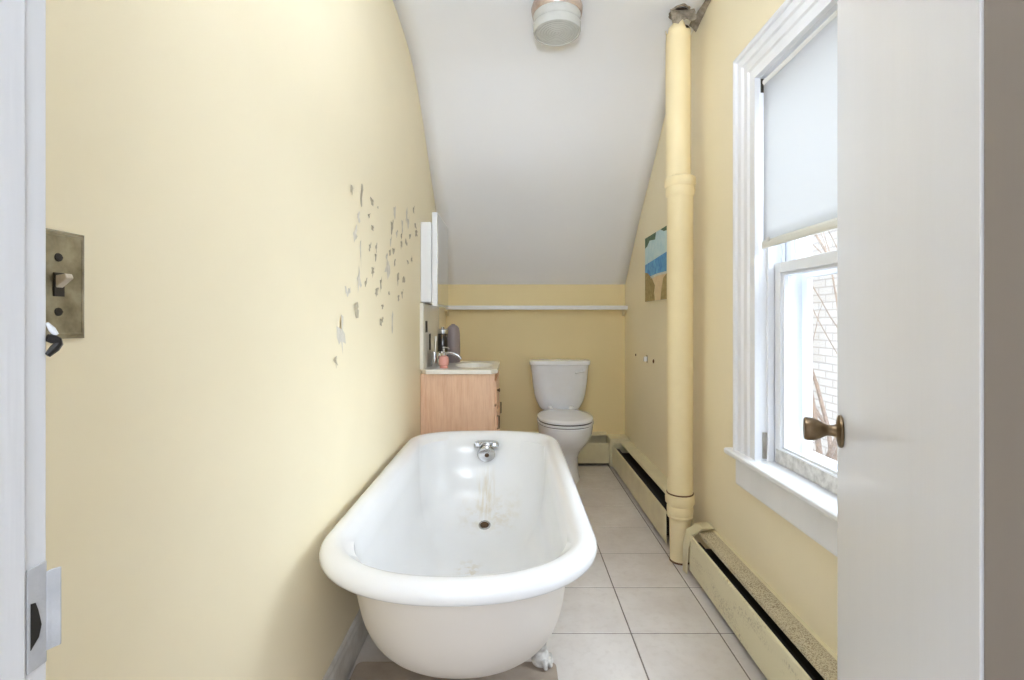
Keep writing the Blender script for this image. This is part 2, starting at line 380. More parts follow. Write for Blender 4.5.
# right wall with window opening
WY0, WY1, WZ0, WZ1 = 1.00, 1.70, 0.575, 1.92
bm = B()
def wall_piece(y0, y1, zlo, zhi=None):
    ps = [y0] + [p.x for p in prof if y0 < p.x < y1] + [y1]
    poly = [(y0, zlo), (y1, zlo)] + ([(y1, zhi), (y0, zhi)] if zhi else [(y, ceil_z(XR, y) + 0.012) for y in reversed(ps)])
    prism(bm, poly, lambda u, v, t: (t, u, v), XR, XR + 0.14)
wall_piece(0.24, WY0, 0); wall_piece(WY1, YB, 0); wall_piece(WY0, WY1, 0, WZ0); wall_piece(WY0, WY1, WZ1)
bmesh.ops.remove_doubles(bm, verts=bm.verts[:], dist=1e-5)
o = obj('wall_right', bm, 'wall'); o['kind'] = 'structure'
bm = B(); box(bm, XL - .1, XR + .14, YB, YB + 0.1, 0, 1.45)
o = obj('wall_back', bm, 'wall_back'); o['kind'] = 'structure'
bm = B(); box(bm, XL - .1, XJL - .012, 0.24, YN, 0, 2.46); box(bm, XJR + .012, XR + .14, 0.24, YN, 0, 2.46); box(bm, XJL - .012, XJR + .012, 0.24, YN, 2.03, 2.46)
o = obj('wall_front', bm, 'wall'); o['kind'] = 'structure'
# hallway the photograph is taken from
bm = B(); box(bm, -0.95, -0.85, -1.6, 0.24, 0, 2.45); box(bm, 0.85, 0.95, -1.6, 0.24, 0, 2.45); box(bm, -0.95, 0.95, -1.6, 0.24, 2.45, 2.50)
box(bm, -0.95, XL - .1, 0.24, 0.36, 0, 2.46)
o = obj('wall_hallway', bm, mat('hallway_taupe_paint', (188, 182, 176), 0.7)); o['kind'] = 'structure'
# baseboard on the left wall
bp = [(0, 0), (0.008, 0), (0.012, 0.006), (0.012, 0.098), (0.0085, 0.108), (0.009, 0.116), (0.004, 0.124), (0, 0.126)]
bm = B(); prism(bm, bp, lambda u, v, t: (XL + u, t, v), YN, 2.68)
o = obj('baseboard_left', bm, 'basebd', bev=0.0015); o['kind'] = 'structure'
# door jambs
bm = B(); prism(bm, [(0.002, 0.20), (0.002, 0.3425), (0.0, 0.3435), (0.0, 0.36), (-0.012, 0.36), (-0.012, 0.20)], lambda u, v, t: (XJL + u - 0.0, v, t), 0, 2.03)
o = obj('trim_1', bm, 'jambpaint', bev=0.001); o['kind'] = 'structure'
bm = B(); prism(bm, [(0, 0.20), (0, 0.36), (0.012, 0.36), (0.012, 0.20)], lambda u, v, t: (XJR + 0.0003 + u, v, t), 0, 2.03)
o = obj('trim_2', bm, 'jambdark', bev=0.001); o['kind'] = 'structure'

# ------------------------------------------------------------------ window
wn = empty('window_1', (XR, WY1, WZ0), kind='structure')
def cprof(wd):   # fluted casing profile: (across, proud)
    return [(0, 0), (0, 0.026), (0.010, 0.030), (0.018, 0.026), (0.020, 0.017), (0.040, 0.017), (0.046, 0.021), (0.056, 0.021), (0.062, 0.014),
            (0.078, 0.014), (0.084, 0.019), (0.098, 0.019), (0.104, 0.013), (wd - 0.012, 0.013), (wd - 0.008, 0.018), (wd, 0.018), (wd, 0)]
CW = 0.15; pf = cprof(CW); zt = WZ1 + 0.135
bm = B()
# left leg (far), head and right leg, mitred
def leg(flip):
    ye = WY1 + CW if not flip else WY0 - CW
    sg = -1 if not flip else 1
    a = [bm.verts.new((XR - p, ye + sg * u, 0.592)) for u, p in pf]
    b = [bm.verts.new((XR - p, ye + sg * u, zt - u * 0.9)) for u, p in pf]
    for i in range(len(pf) - 1): bm.faces.new((a[i], a[i + 1], b[i + 1], b[i]))
    return b
b1 = leg(False); b2 = leg(True)
for i in range(len(pf) - 1): bm.faces.new((b1[i], b1[i + 1], b2[i + 1], b2[i]))
part('window_casing', bm, 'trim', wn)
bm = B()   # jamb box with stops
box(bm, XR - .001, 1.03, WY1 - .001, WY1 + .02, WZ0, WZ1 + .02); box(bm, XR - .001, 1.03, WY0 - .02, WY0, WZ0, WZ1 + .02)
box(bm, XR - .001, 1.03, WY0, WY1, WZ1 - .002, WZ1 + .02)
box(bm, 0.882, 0.902, WY1 - 0.014, WY1, 0.592, WZ1); box(bm, 0.882, 0.902, WY0, WY0 + .014, 0.592, WZ1)
box(bm, 0.932, 0.942, WY1 - 0.012, WY1, 0.592, WZ1)
part('window_jamb', bm, 'trim', wn, bev=0.001)
bm = B()   # stool with rounded nose and horns
prism(bm, [(0.815, 0.572), (0.812, 0.578), (0.812, 0.587), (0.818, 0.592), (XR, 0.592), (XR, 0.568), (0.820, 0.568)], lambda u, v, t: (u, t, v), WY0 - CW - 0.03, WY1 + CW + 0.03)
box(bm, XR, 0.935, WY0, WY1, 0.568, 0.592)
part('window_stool', bm, 'trim', wn, bev=0.0015)
bm = B(); prism(bm, [(XR, 0.462), (0.842, 0.466), (0.840, 0.474), (0.840, 0.556), (0.846, 0.566), (XR, 0.568)], lambda u, v, t: (u, t, v), WY0 - CW, WY1 + CW - 0.01)
part('window_apron', bm, 'trim', wn)
bm = B()
for z0, z1 in ((0.600, 0.640),): pass
# weathered outer sill beyond the sash
box(bm, 0.935, 1.10, WY0, WY1, 0.560, 0.588)
part('outer_sill', bm, 'grime', wn)
def sash(x0, x1, z0, z1, rb, rt, st=0.047):
    s_ = B()
    box(s_, x0, x1, WY0 + .003, WY0 + st, z0, z1); box(s_, x0, x1, WY1 - st, WY1 - .003, z0, z1)
    box(s_, x0, x1, WY0 + st, WY1 - st, z0, z0 + rb); box(s_, x0, x1, WY0 + st, WY1 - st, z1 - rt, z1)
    # glazing bead
    xb = x0 + 0.008
    for (a, b_, c, d) in ((WY0 + st, WY0 + st + .008, z0 + rb, z1 - rt), (WY1 - st - .008, WY1 - st, z0 + rb, z1 - rt), (WY0 + st, WY1 - st, z0 + rb, z0 + rb + .008), (WY0 + st, WY1 - st, z1 - rt - .008, z1 - rt)):
        box(s_, xb, x1 - .006, a, b_, c, d)
    f = part('sash', s_, 'trim', wn, bev=0.002)
    p_ = B(); xg = (x0 + x1) / 2 + .004
    box(p_, xg, xg + .003, WY0 + st, WY1 - st, z0 + rb, z1 - rt)
    part('pane', p_, 'glass', f)
    return f
lower = sash(0.905, 0.935, 0.593, 1.275, 0.052, 0.036)
upper = sash(0.945, 0.975, 1.235, WZ1, 0.036, 0.05)
# peeling putty ridge along the lower rail
bm = B(); random.seed(8)
for i in range(70):
    y = WY1 - 0.06 - i * 0.0088; r = random.uniform(0.002, 0.006)
    box(bm, 0.9155 - r * .3, 0.922, y - random.uniform(.005, .011), y, 0.643, 0.645 + r)
part('cracked_putty', bm, 'grime', lower)
bm = B(); prism(bm, [(0.902, 0.5945), (0.9045, 0.640), (0.9045, 0.5945)], lambda u, v, t: (u, t, v), WY1 - 0.02, WY0 + .02)
part('rail_weatherstrip', bm, 'grime', lower)
# metal spring clip in the jamb channel
bm = B(); box(bm, 0.868, 0.895, WY1 - 0.0045, WY1 - 0.001, 0.600, 0.690); box(bm, 0.888, 0.893, WY1 - 0.008, WY1 - 0.0045, 0.606, 0.684)
part('jamb_clip', bm, mat('dull_tin', (176, 170, 160), 0.4, 0.6, var=(130, 122, 112), vscale=50), wn)
# storm window frame outside
bm = B()
for a, b_, c, d in ((WY1 - .03, WY1, .59, WZ1), (WY0, WY0 + .03, .59, WZ1), (WY0 + .03, WY1 - .03, .59, .635), (WY0 + .03, WY1 - .03, WZ1 - .03, WZ1), (WY0 + .03, WY1 - .03, 1.225, 1.255)):
    box(bm, 1.005, 1.025, a, b_, c, d)
sf = part('storm_frame', bm, 'trim', wn, bev=0.002)
bm = B(); box(bm, 1.014, 1.017, WY0 + .03, WY1 - .03, .635, 1.225); box(bm, 1.014, 1.017, WY0 + .03, WY1 - .03, 1.255, WZ1 - .03); part('storm_pane', bm, 'glass', sf)
# roller blind
rb_ = empty('roller_blind', (0.876, (WY0 + WY1) / 2, WZ1 - 0.03), 'white roller blind pulled two thirds down in the white window', 'window blind')
by0, by1 = WY0 + .010, WY1 - .014
bm = B(); lathe(bm, [(0.014, 0), (0.014, by1 - by0)], (0.876, by0, WZ1 - 0.022), (0, 1, 0), 24); part('roller', bm, 'white_plastic', rb_, smooth=True)
bm = B(); xf = 0.8655
ns = 24
rings = []
for i in range(13):
    z = WZ1 - 0.022 + (1.345 - WZ1 + 0.022) * i / 12
    rings.append([(xf + 0.0012 * math.sin(9 * t / ns + i * .25), by0 + (by1 - by0) * t / ns - 0.003 * math.sin(PI * i / 12) * (1 if t == ns else 0), z) for t in range(ns + 1)])
loft(bm, rings, close=False)
fb = part('blind_fabric', bm, 'blind', rb_, smooth=True)
sd = fb.modifiers.new('cloth', 'SOLIDIFY'); sd.thickness = 0.0006
bm = B(); prism(bm, [(-.004, 0), (-.006, .006), (-.006, .020), (-.003, .027), (.004, .027), (.005, .02), (.005, .004), (.003, 0)], lambda u, v, t: (xf + u, t, 1.325 + v), by0 - .002, by1 + .002)
bb = part('bottom_bar', bm, mat('cream_blind_bar', (228, 228, 222), .4), rb_)
bm = B(); box(bm, xf - .0075, xf - .0055, by1 - .05, by1 - .03, 1.343, 1.358); part('bar_clip', bm, 'grime', rb_)
bm = B()
box(bm, 0.862, 0.892, WY1 - 0.0028, WY1 - 0.001, WZ1 - 0.052, WZ1 - 0.004); tube(bm, [(0.876, WY1 - .013, WZ1 - .022), (0.876, WY1 - .002, WZ1 - .022)], 0.005)
tube(bm, [(0.866, WY1 - .004, WZ1 - .006), (0.864, WY1 - .008, WZ1 - .020), (0.868, WY1 - .010, WZ1 - .034), (0.874, WY1 - .012, WZ1 - .036)], 0.0022, 8)
part('bracket', bm, 'iron', rb_)

# ------------------------------------------------------------------ door
dr = empty('door_1', (XJR, YN, 0), kind='structure')
hv = Vector((0.4392, 0.8984, 0)); nv = Vector((-0.8984, 0.4392, 0)); hp = Vector((XJR, YN + .002, 0))
DW = 0.673
def D(u, d, z): p = hp + hv * u + nv * d; return (p.x, p.y, z)
bm = B(); prism(bm, [(0, 0), (DW, 0), (DW, -0.035), (0, -0.035)], lambda u, v, t: D(u, v, t), 0.012, 2.01)
part('door_slab', bm, 'door', dr, bev=0.002)
kz, ku = 0.872, DW - 0.058
bm = B()
lathe(bm, [(0.0295, 0), (0.0305, 0.002), (0.0295, 0.005), (0.024, 0.007), (0.0125, 0.009), (0.0105, 0.014), (0.0100, 0.022), (0.0115, 0.026), (0.0145, 0.031), (0.019, 0.038), (0.0215, 0.046), (0.0220, 0.056), (0.0208, 0.0600), (0.0185, 0.0612), (0.006, 0.0605)], D(ku, 0.0005, kz), nv, 40)
kn = part('door_knob', bm, 'brass', dr, smooth=True); kn['label'] = 'antique brass door knob'
for hz in (0.24, 1.75):
    bm = B(); lathe(bm, [(0.0055, 0), (0.0065, .004), (0.006, .045), (0.0065, .086), (0.003, .094)], (XJR + 0.0005, YN + 0.001, hz), (0, 0, 1), 12); part('hinge', bm, 'jambdark', dr, smooth=True)

# strike plate, painted over, on the left jamb
sp = empty('strike_plate', (XJL, 0.345, 0.87), 'thickly painted strike plate at knob height on the left door jamb', 'strike plate')
bm = B()
# plate with a latch hole, lip bent towards the room
y0, y1, z0, z1 = 0.331, 0.362, 0.815, 0.925
X0 = XJL + 0.0155
X0 = XJL + 0.0005
bm = B()
lipp = [(0.0, 0.3585), (0.0012, 0.3585), (0.0022, 0.3610), (0.0050, 0.3655), (0.0044, 0.3668), (0.001, 0.3635), (0.0, 0.3615)]
def platez(zl, zh, pp): prism(bm, pp, lambda u, v, t: (X0 + u, v, t), zl, zh)
platez(0.838, 0.896, lipp)
part('strike_lip', bm, 'strikepaint', sp, bev=0.0007)
bm = B(); box(bm, XJL + .0001, XJL + .0014, 0.3445, 0.3590, 0.830, 0.904); part('latch_plate', bm, 'strikepaint', sp, bev=0.0006)
bm = B(); prism(bm, [(0.846, 0.3465), (0.852, 0.3525), (0.860, 0.3545), (0.872, 0.352), (0.878, 0.350), (0.879, 0.3465)], lambda u, v, t: (t, v, u), XJL + .0015, XJL + .0018)
part('latch_hole', bm, 'black', sp)
# small latch hook
hk = empty('latch_hook', (XJL, 0.36, 1.065), 'small black metal hook just below the bronze light switch', 'hook')
bm = B(); tube(bm, [(XJL + .0005, 0.3600, 1.067), (XJL + .002, 0.3630, 1.0660), (XJL + .0036, 0.3650, 1.0645), (XJL + .0040, 0.3655, 1.0625), (XJL + .0024, .3640, 1.0590), (XJL + .0003, .3603, 1.054)], [.0028, .0035, .0030, .0026, .0030, .0020], 8)
part('hook', bm, 'black', hk, smooth=True)
bm = B(); tube(bm, [(XJL + .0002, 0.3600, 1.078), (XJL + .0018, 0.3625, 1.073), (XJL + .0030, 0.3645, 1.0690)], [.0010, .0022, .0016], 8); part('paint_drip', bm, 'jambpaint', hk, smooth=True)

# light switch
sw = empty('light_switch', (XL, 0.540, 1.119), 'tarnished bronze light switch plate with toggle on the yellow wall', 'light switch')
cy, cz = 0.540, 1.119
bm = B()
rg = []
for hw_, hh_, d in ((.0352, .0600, 0), (.0352, .0600, .002), (.0335, .0583, .0032), (.0325, .0573, .0030), (.0315, .0563, .0042), (.0295, .0543, .0046), (.0285, .0533, .0040)):
    rg.append([(XL + d, cy + hw_ * a, cz + hh_ * b) for a, b in ((-1, -1), (1, -1), (1, 1), (-1, 1))])
loft(bm, rg, True, True, True)
part('switch_plate', bm, 'darkbrass', sw)
bm = B(); box(bm, XL + .004, XL + .0055, cy - .006, cy + .006, cz - .013, cz + .013); part('toggle_slot', bm, 'iron', sw)
bm = B(); prism(bm, [(-.006, 0), (.008, 0), (.010, .011), (.005, .013)], lambda u, v, t: (XL + .0045 + v, t, cz + u + .002), cy - .0045, cy + .0045)
part('toggle', bm, mat('worn_ivory_plastic', (205, 196, 182), .35, var=(150, 135, 115), vscale=90), sw, bev=.001)
for s_ in (-1, 1):
    bm = B(); lathe(bm, [(.0048, 0), (.0045, .0012), (.0025, .0018)], (XL + .0038, cy, cz + s_ * .030), (1, 0, 0), 14)
    box(bm, XL + .0056, XL + .0059, cy - .004, cy + .004, cz + s_ * .030 - .0006, cz + s_ * .030 + .0006)
    part('screw', bm, 'iron', sw)

# ------------------------------------------------------------------ bathtub
TX = -0.133
def sgnpow(v, p): return math.copysign(abs(v) ** p, v)
def tubring(hw, y0, y1, z, bn, bf, n=112, en=2.15, ef=2.6):
    out = []
    for i in range(n):
        t = 2 * PI * (i + 0.5) / n; c, s = math.cos(t), math.sin(t)
        if s < 0: e, b, yc = en, bn, y0 + bn
        else: e, b, yc = ef, bf, y1 - bf
        out.append((TX + (hw + .012) * sgnpow(c, 2 / e), yc + b * sgnpow(s, 2 / e), z))
    return out
rings = []
def body(depth_top, z_bot, hw0, y0t, y1t, yc, inner, steps, taper_n, taper_f, taper_w, ex):
    out = []
    for i in range(steps + 1):
        ph = (PI / 2) * i / steps
        c = max(math.cos(ph), 0.0) ** ex; v = math.sin(ph) ** ex
        z = depth_top - (depth_top - z_bot) * v
        c = max(c, 0.012)
        hw = hw0 * c * (1 - taper_w * v); a = yc - (yc - y0t) * c * (1 - taper_n * v); b = yc + (y1t - yc) * c * (1 - taper_f * v)
        L = b - a
        bn = min(0.27 * (0.35 + 0.65 * c), L * .5); bf = min(0.20 * (0.35 + 0.65 * c), L * .5)
        out.append(tubring(hw, a, b, z, bn, bf))
    return out
outer = body(0.482, 0.100, 0.270, 1.055, 2.387, 1.76, False, 22, 0.12, 0.12, 0.04, 0.61)
rings += outer[::-1]
for a in range(-120, 156, 14):
    ca, sa = math.cos(math.radians(a)), math.sin(math.radians(a)); R_ = 0.032; RZ = 0.027
    rings.append(tubring(0.307 + R_ * ca, 1.033 - R_ * ca, 2.412 + R_ * ca, 0.508 + RZ * sa, 0.25 + R_ * ca, 0.19 + R_ * ca))
inner = body(0.505, 0.135, 0.270, 1.066, 2.368, 1.78, True, 24, 0.16, 0.12, 0.05, 0.58)
rings += inner
bt = empty('bathtub', (TX, 1.72, 0.03), 'white clawfoot bathtub with rolled rim standing against the yellow wall', 'bathtub')
bm = B(); R = loft(bm, rings, True, True, True)
no = len(outer)
tb = part('tub_body', bm, ['tub', 'tubout'], bt, smooth=True)
for p in tb.data.polygons:
    if p.index < (no - 1) * 112: p.material_index = 1
# feet
def foot(fx, fy, sx, sy, zb=0.032):
    bm = B(); sy *= 0.6
    def q(u, v, z): return (fx + sx * u, fy + sy * v, zb + z)
    P = smoothpts([q(-.050, -.03, .098), q(-.022, -.012, .096), q(.006, .004, .080), q(.012, .008, .055), q(.012, .008, .030)], 4)
    tube(bm, P, [0.022, .025, .027, .028] + [0.028 - 0.012 * i / (len(P) - 5) for i in range(len(P) - 4)], 14)
    lathe(bm, [(0.012, 0), (0.024, .004), (0.029, .014), (0.028, .028), (0.022, .042), (.010, .050)], q(.012, .010, 0), (0, 0, 1), 16)
    for k in (-1, 0, 1):
        an = math.atan2(sy, sx) + k * 0.62
        ox, oy, _ = q(.012, .010, 0)
        tube(bm, [(ox + math.cos(an) * d, oy + math.sin(an) * d, zb + z) for d, z in ((.012, .024), (.027, .022), (.036, .004))], [.0105, .0115, .006], 10)
    tube(bm, [q(-.045, -.05, .094), q(-.012, -.02, .080), q(.006, .0, .055)], [.012, .016, .010], 10)
    return part('foot', bm, 'footpaint', bt, smooth=True)
foot(TX + 0.208, 1.50, 1, -1); foot(TX - 0.165, 1.57, -1, -1); foot(TX + 0.195, 2.14, 1, 1, 0); foot(TX - 0.195, 2.14, -1, 1, 0)
# faucet on the inner end wall
fy = 2.345; fz = 0.460; fx_ = -0.122
fc = empty('bath_faucet', (fx_ - bt.location.x, fy - bt.location.y, fz - bt.location.z)); fc.parent = bt
bm = B(); pts = []
for i in range(28):
    t = 2 * PI * i / 28; pts.append((0.060 * sgnpow(math.cos(t), .8), 0.017 * sgnpow(math.sin(t), .8)))
prism(bm, pts, lambda u, v, t: (fx_ + u, t, fz + .024 + v), fy - .010, fy + .035)
part('escutcheon', bm, 'chrome', fc, bev=.003)
for s_ in (-1, 1):
    bm = B(); hx = fx_ + s_ * .040
    lathe(bm, [(.012, 0), (.010, .008), (.0065, .014), (.0065, .024), (.013, .028), (.014, .034), (.008, .040)], (hx, fy - .009, fz + .026), (0, -1, 0.25), 18)
    for k in range(4):
        an = PI / 4 + k * PI / 2
        tube(bm, [(hx, fy - .040, fz + .034), (hx + .020 * math.cos(an), fy - .040, fz + .034 + .014 * math.sin(an))], [.005, .0042], 8)
    part('handle', bm, 'chrome', fc, smooth=True)
bm = B()
lathe(bm, [(.010, -.02), (.016, -.002), (.021, .012), (.038, .022), (.042, .032), (.042, .042), (.038, .045), (.028, .043)], (fx_ , fy + .012, fz - .002), (0, -1, -0.35), 30)
part('spout', bm, 'chrome', fc, smooth=True)
bm = B(); lathe(bm, [(.011, 0), (.009, .004)], (fx_ + .003, fy - .027, fz - .020), (0, -1, -0.35), 16); part('spout_opening', bm, 'drainbrown', fc)
# drain, sitting on the inner floor of the tub
from mathutils.bvhtree import BVHTree
bq = bmesh.new(); bq.from_mesh(tb.data); tree_ = BVHTree.FromBMesh(bq)
hit = tree_.ray_cast(Vector((-0.121, 2.16, 0.45)) - bt.location, Vector((0, 0, -1)))
dz_ = (hit[0] + bt.location).z; dn = hit[1] if hit[1].z > 0 else -hit[1]; bq.free()
bm = B(); lathe(bm, [(.027, 0), (.026, .003), (.020, .0035), (.018, .001)], (-0.121, 2.16, dz_ - .0005), dn, 28)
d_ = part('drain', bm, 'chrome', bt, smooth=True)
bm = B(); lathe(bm, [(.0175, 0), (.0175, .0012)], (-0.121, 2.16, dz_ + .0015), dn, 20); part('drain_grate', bm, 'drainbrown', d_)

# board under the near feet
bm = B()
P2 = []
for cx, cyy, a0 in ((0.115, 1.485, 0), (-0.455, 1.485, 90), (-0.455, 1.20, 180), (0.115, 1.20, 270)):
    for k in range(5):
        a = math.radians(a0 + 22.5 * k); P2.append((cx + .02 * math.cos(a), cyy + .02 * math.sin(a)))
prism(bm, P2, lambda u, v, t: (u, v, t), 0.0, 0.032)
tag(obj('floor_board', bm, 'slab', bev=.003), 'flat worn board lying on the floor tiles under the near tub feet', 'board')

# ------------------------------------------------------------------ vanity
VX, VY0, VY1, VZ = -0.094, 2.684, 3.24, 0.784
vn = empty('vanity_cabinet', ((XL + VX) / 2, (VY0 + VY1) / 2, 0), 'light oak bathroom vanity cabinet behind the bathtub', 'cabinet')
bm = B(); box(bm, XL + .002, VX - .020, VY0 + .006, VY0 + .022, 0.09, VZ); box(bm, XL + .002, VX - .020, VY1 - .022, VY1 - .006, 0.09, VZ)
box(bm, XL + .002, VX - .020, VY0 + .022, VY1 - .022, 0.09, 0.11); box(bm, XL + .002, XL + .010, VY0 + .022, VY1 - .022, 0.11, VZ); box(bm, XL + .002, VX - .075, VY0 + .006, VY1 - .006, 0, 0.09)
part('cabinet_body', bm, 'oak', vn, bev=.001)
bm = B(); 
for a, b_ in ((VY0 + .006, VY0 + .045), (VY1 - .045, VY1 - .006), ((VY0 + VY1) / 2 - .02, (VY0 + VY1) / 2 + .02)): box(bm, VX - .020, VX - .002, a, b_, 0.09, VZ)
box(bm, VX - .020, VX - .002, VY0 + .045, VY1 - .045, VZ - .05, VZ); box(bm, VX - .020, VX - .002, VY0 + .045, VY1 - .045, .09, .13)
part('face_frame', bm, 'oak', vn, bev=.001)
ym = (VY0 + VY1) / 2
for a, b_, ky in ((VY0 + .022, ym - .004, VY0 + .05), (ym + .004, VY1 - .022, VY1 - .05)):
    bm = B(); box(bm, VX - .002, VX + .010, a, b_, .12, .60); box(bm, VX + .010, VX + .016, a + .045, b_ - .045, .165, .555)
    d_ = part('cabinet_door', bm, 'oak', vn, bev=.003)
    bm = B(); tube(bm, [(VX + .010, ky, .545), (VX + .022, ky, .545), (VX + .022, ky, .475), (VX + .010, ky, .475)], .004, 8); part('door_handle', bm, 'brass', d_)
bm = B(); box(bm, VX - .002, VX + .010, VY0 + .022, VY1 - .022, .615, .745)
d_ = part('drawer', bm, 'oak', vn, bev=.003)
bm = B(); lathe(bm, [(.006, 0), (.005, .006), (.010, .010), (.011, .014), (.006, .017)], (VX + .010, VY0 + .08, .685), (1, 0, 0), 16); part('drawer_knob', bm, 'brass', d_, smooth=True)
# vanity top with basin, backsplash
vt = empty('bathroom_countertop', ((XL + VX) / 2, ym, VZ), 'white marble-look vanity top with basin and tall white backsplash', 'countertop')
bm = B(); nr = 36
bx, byy, ba, bb_ = -0.228, ym, .115, .17
z1 = VZ + .024
def rect(n, x0, x1, y0, y1, z):
    out = []
    for i in range(n):
        t = 2 * PI * i / n; c, s = math.cos(t), math.sin(t); k = max(abs(c), abs(s))
        out.append(((x0 + x1) / 2 + (x1 - x0) / 2 * c / k, (y0 + y1) / 2 + (y1 - y0) / 2 * s / k, z))
    return out
rg = [rect(nr, XL + .002, VX + .012, VY0 - .008, VY1 + .008, VZ), rect(nr, XL + .002, VX + .014, VY0 - .010, VY1 + .010, VZ + .003), rect(nr, XL + .002, VX + .014, VY0 - .010, VY1 + .010, z1 - .004), rect(nr, XL + .002, VX + .010, VY0 - .006, VY1 + .006, z1)]
for s_, dz in ((1.0, 0), (.96, -.006), (.85, -.05), (.6, -.095), (.2, -.11)):
    rg.append([(bx + ba * s_ * math.cos(2 * PI * i / nr), byy + bb_ * s_ * math.sin(2 * PI * i / nr), z1 + dz) for i in range(nr)])
loft(bm, rg, True, False, True)
part('counter', bm, 'top', vt)
bm = B(); box(bm, XL + .001, XL + .020, VY0 - .008, VY1 + .01, z1, 1.172); part('backsplash', bm, 'top', vt, bev=.002)
bm = B(); box(bm, XL + .020, XL + .023, 2.74, 2.79, 1.01, 1.075); box(bm, XL + .023, XL + .0245, 2.757, 2.773, 1.02, 1.065); part('outlet_cover', bm, 'iron', vt)
bm = B(); box(bm, XL + .020, XL + .024, 2.86, 2.90, .905, 1.00); part('razor_slot', bm, 'iron', vt)
# basin faucet
bf_ = empty('basin_faucet', (XL + .075 - vt.location.x, 2.93 - vt.location.y, z1 - vt.location.z)); bf_.parent = vt
qx, qy = XL + .075, 2.93
bm = B(); prism(bm, [(.026 * math.cos(2 * PI * i / 20), .085 * sgnpow(math.sin(2 * PI * i / 20), .6)) for i in range(20)], lambda u, v, t: (qx + u, qy + v, t), z1, z1 + .018); part('faucet_base', bm, 'chrome', bf_, bev=.003)
bm = B(); tube(bm, smoothpts([(qx, qy, z1 + .015), (qx + .01, qy, z1 + .055), (qx + .05, qy, z1 + .075), (qx + .10, qy, z1 + .062), (qx + .125, qy, z1 + .038)], 5), .009, 12); part('spout', bm, 'chrome', bf_, smooth=True)
for s_ in (-1, 1):
    bm = B(); lathe(bm, [(.018, 0), (.016, .012), (.010, .022), (.010, .03), (.022, .038), (.025, .052), (.019, .066), (.008, .070)], (qx, qy + s_ * .065, z1 + .014), (0, 0, 1), 14)
    part('handle', bm, 'chrome', bf_, smooth=True)
# things on the vanity
ds = empty('soap_dispenser', (XL + .118, 2.78, z1), 'clear pump soap dispenser with pink soap beside the basin faucet', 'soap dispenser')
bm = B(); lathe(bm, [(.020, .012), (.027, .018), (.029, .04), (.026, .062), (.013, .072)], (XL + .118, 2.78, z1 + .0), (0, 0, 1), 22)
lathe(bm, [(.022, 0), (.024, .004), (.020, .012)], (XL + .118, 2.78, z1), (0, 0, 1), 22); part('bottle', bm, 'pink', ds, smooth=True)
bm = B(); lathe(bm, [(.012, .070), (.013, .086), (.005, .090), (.005, .112), (.009, .114), (.009, .120), (.003, .122)], (XL + .118, 2.78, z1), (0, 0, 1), 16)
tube(bm, [(XL + .118, 2.78, z1 + .116), (XL + .143, 2.77, z1 + .116), (XL + .149, 2.768, z1 + .108)], .0035, 8); part('pump', bm, 'chrome', ds, smooth=True)
ca = empty('canister', (XL + .072, 3.05, z1), 'dark glass canister with a chrome lid behind the basin faucet', 'canister')
bm = B(); lathe(bm, [(.030, 0), (.032, .004), (.032, .185), (.030, .188)], (XL + .072, 3.05, z1), (0, 0, 1), 28); part('jar', bm, 'tumbler', ca, smooth=True)
bm = B(); lathe(bm, [(.034, .188), (.0345, .192), (.0345, .212), (.030, .217), (.012, .219), (.010, .228), (.004, .230)], (XL + .072, 3.05, z1), (0, 0, 1), 28); part('lid', bm, 'chrome', ca, smooth=True)
bm = B(); prof_b = [(.042, 0), (.045, .006), (.046, .12), (.044, .18), (.038, .220), (.024, .236), (.012, .24)]
lathe(bm, prof_b, (XL + .125, 3.16, z1), (0, 0, 1), 30)
cb_ = empty('lotion_bottle', (XL + .125, 3.16, z1), 'rounded mauve-grey container standing behind the dark canister', 'container'); part('bottle', bm, 'mauve', cb_, smooth=True)
bm = B(); tube(bm, [(XL + .125, 3.16, z1 + .238), (XL + .125, 3.16, z1 + .246)], [.014, .012], 16); part('cap', bm, 'mauve', cb_, smooth=True)
bm = B(); lathe(bm, [(.020, 0), (.022, .003), (.025, .085), (.024, .088), (.022, .085), (.018, .006)], (XL + .055, 2.84, z1), (0, 0, 1), 22)
cu = empty('chrome_cup', (XL + .055, 2.84, z1), 'chrome cup by the backsplash under the mirror cabinet', 'cup'); part('cup_body', bm, 'chrome', cu, smooth=True)
bm = B(); tube(bm, [(XL + .055, 2.84, z1 + .004), (XL + .062, 2.845, z1 + .17)], .004, 8); box(bm, XL + .057, XL + .067, 2.839, 2.851, z1 + .150, z1 + .178)
tag(obj('toothbrush', bm, 'white_plastic'), 'white toothbrush standing in the chrome cup', 'toothbrush')
# medicine cabinet
mc = empty('medicine_cabinet', (XL, 2.9, 1.17), 'white medicine cabinet with mirror door on the wall above the vanity', 'cabinet')
bm = B(); box(bm, XL + .001, XL + .062, 2.690, 3.13, 1.178, 1.620); part('cabinet_body', bm, 'trim', mc, bev=.006)
bm = B(); box(bm, XL + .066, XL + .094, 2.684, 3.14, 1.158, 1.672)
md_ = part('mirror_door', bm, 'trim', mc, bev=.003)
bm = B(); box(bm, XL + .0945, XL + .097, 2.694, 3.13, 1.168, 1.662); part('mirror', bm, 'mirror', md_)
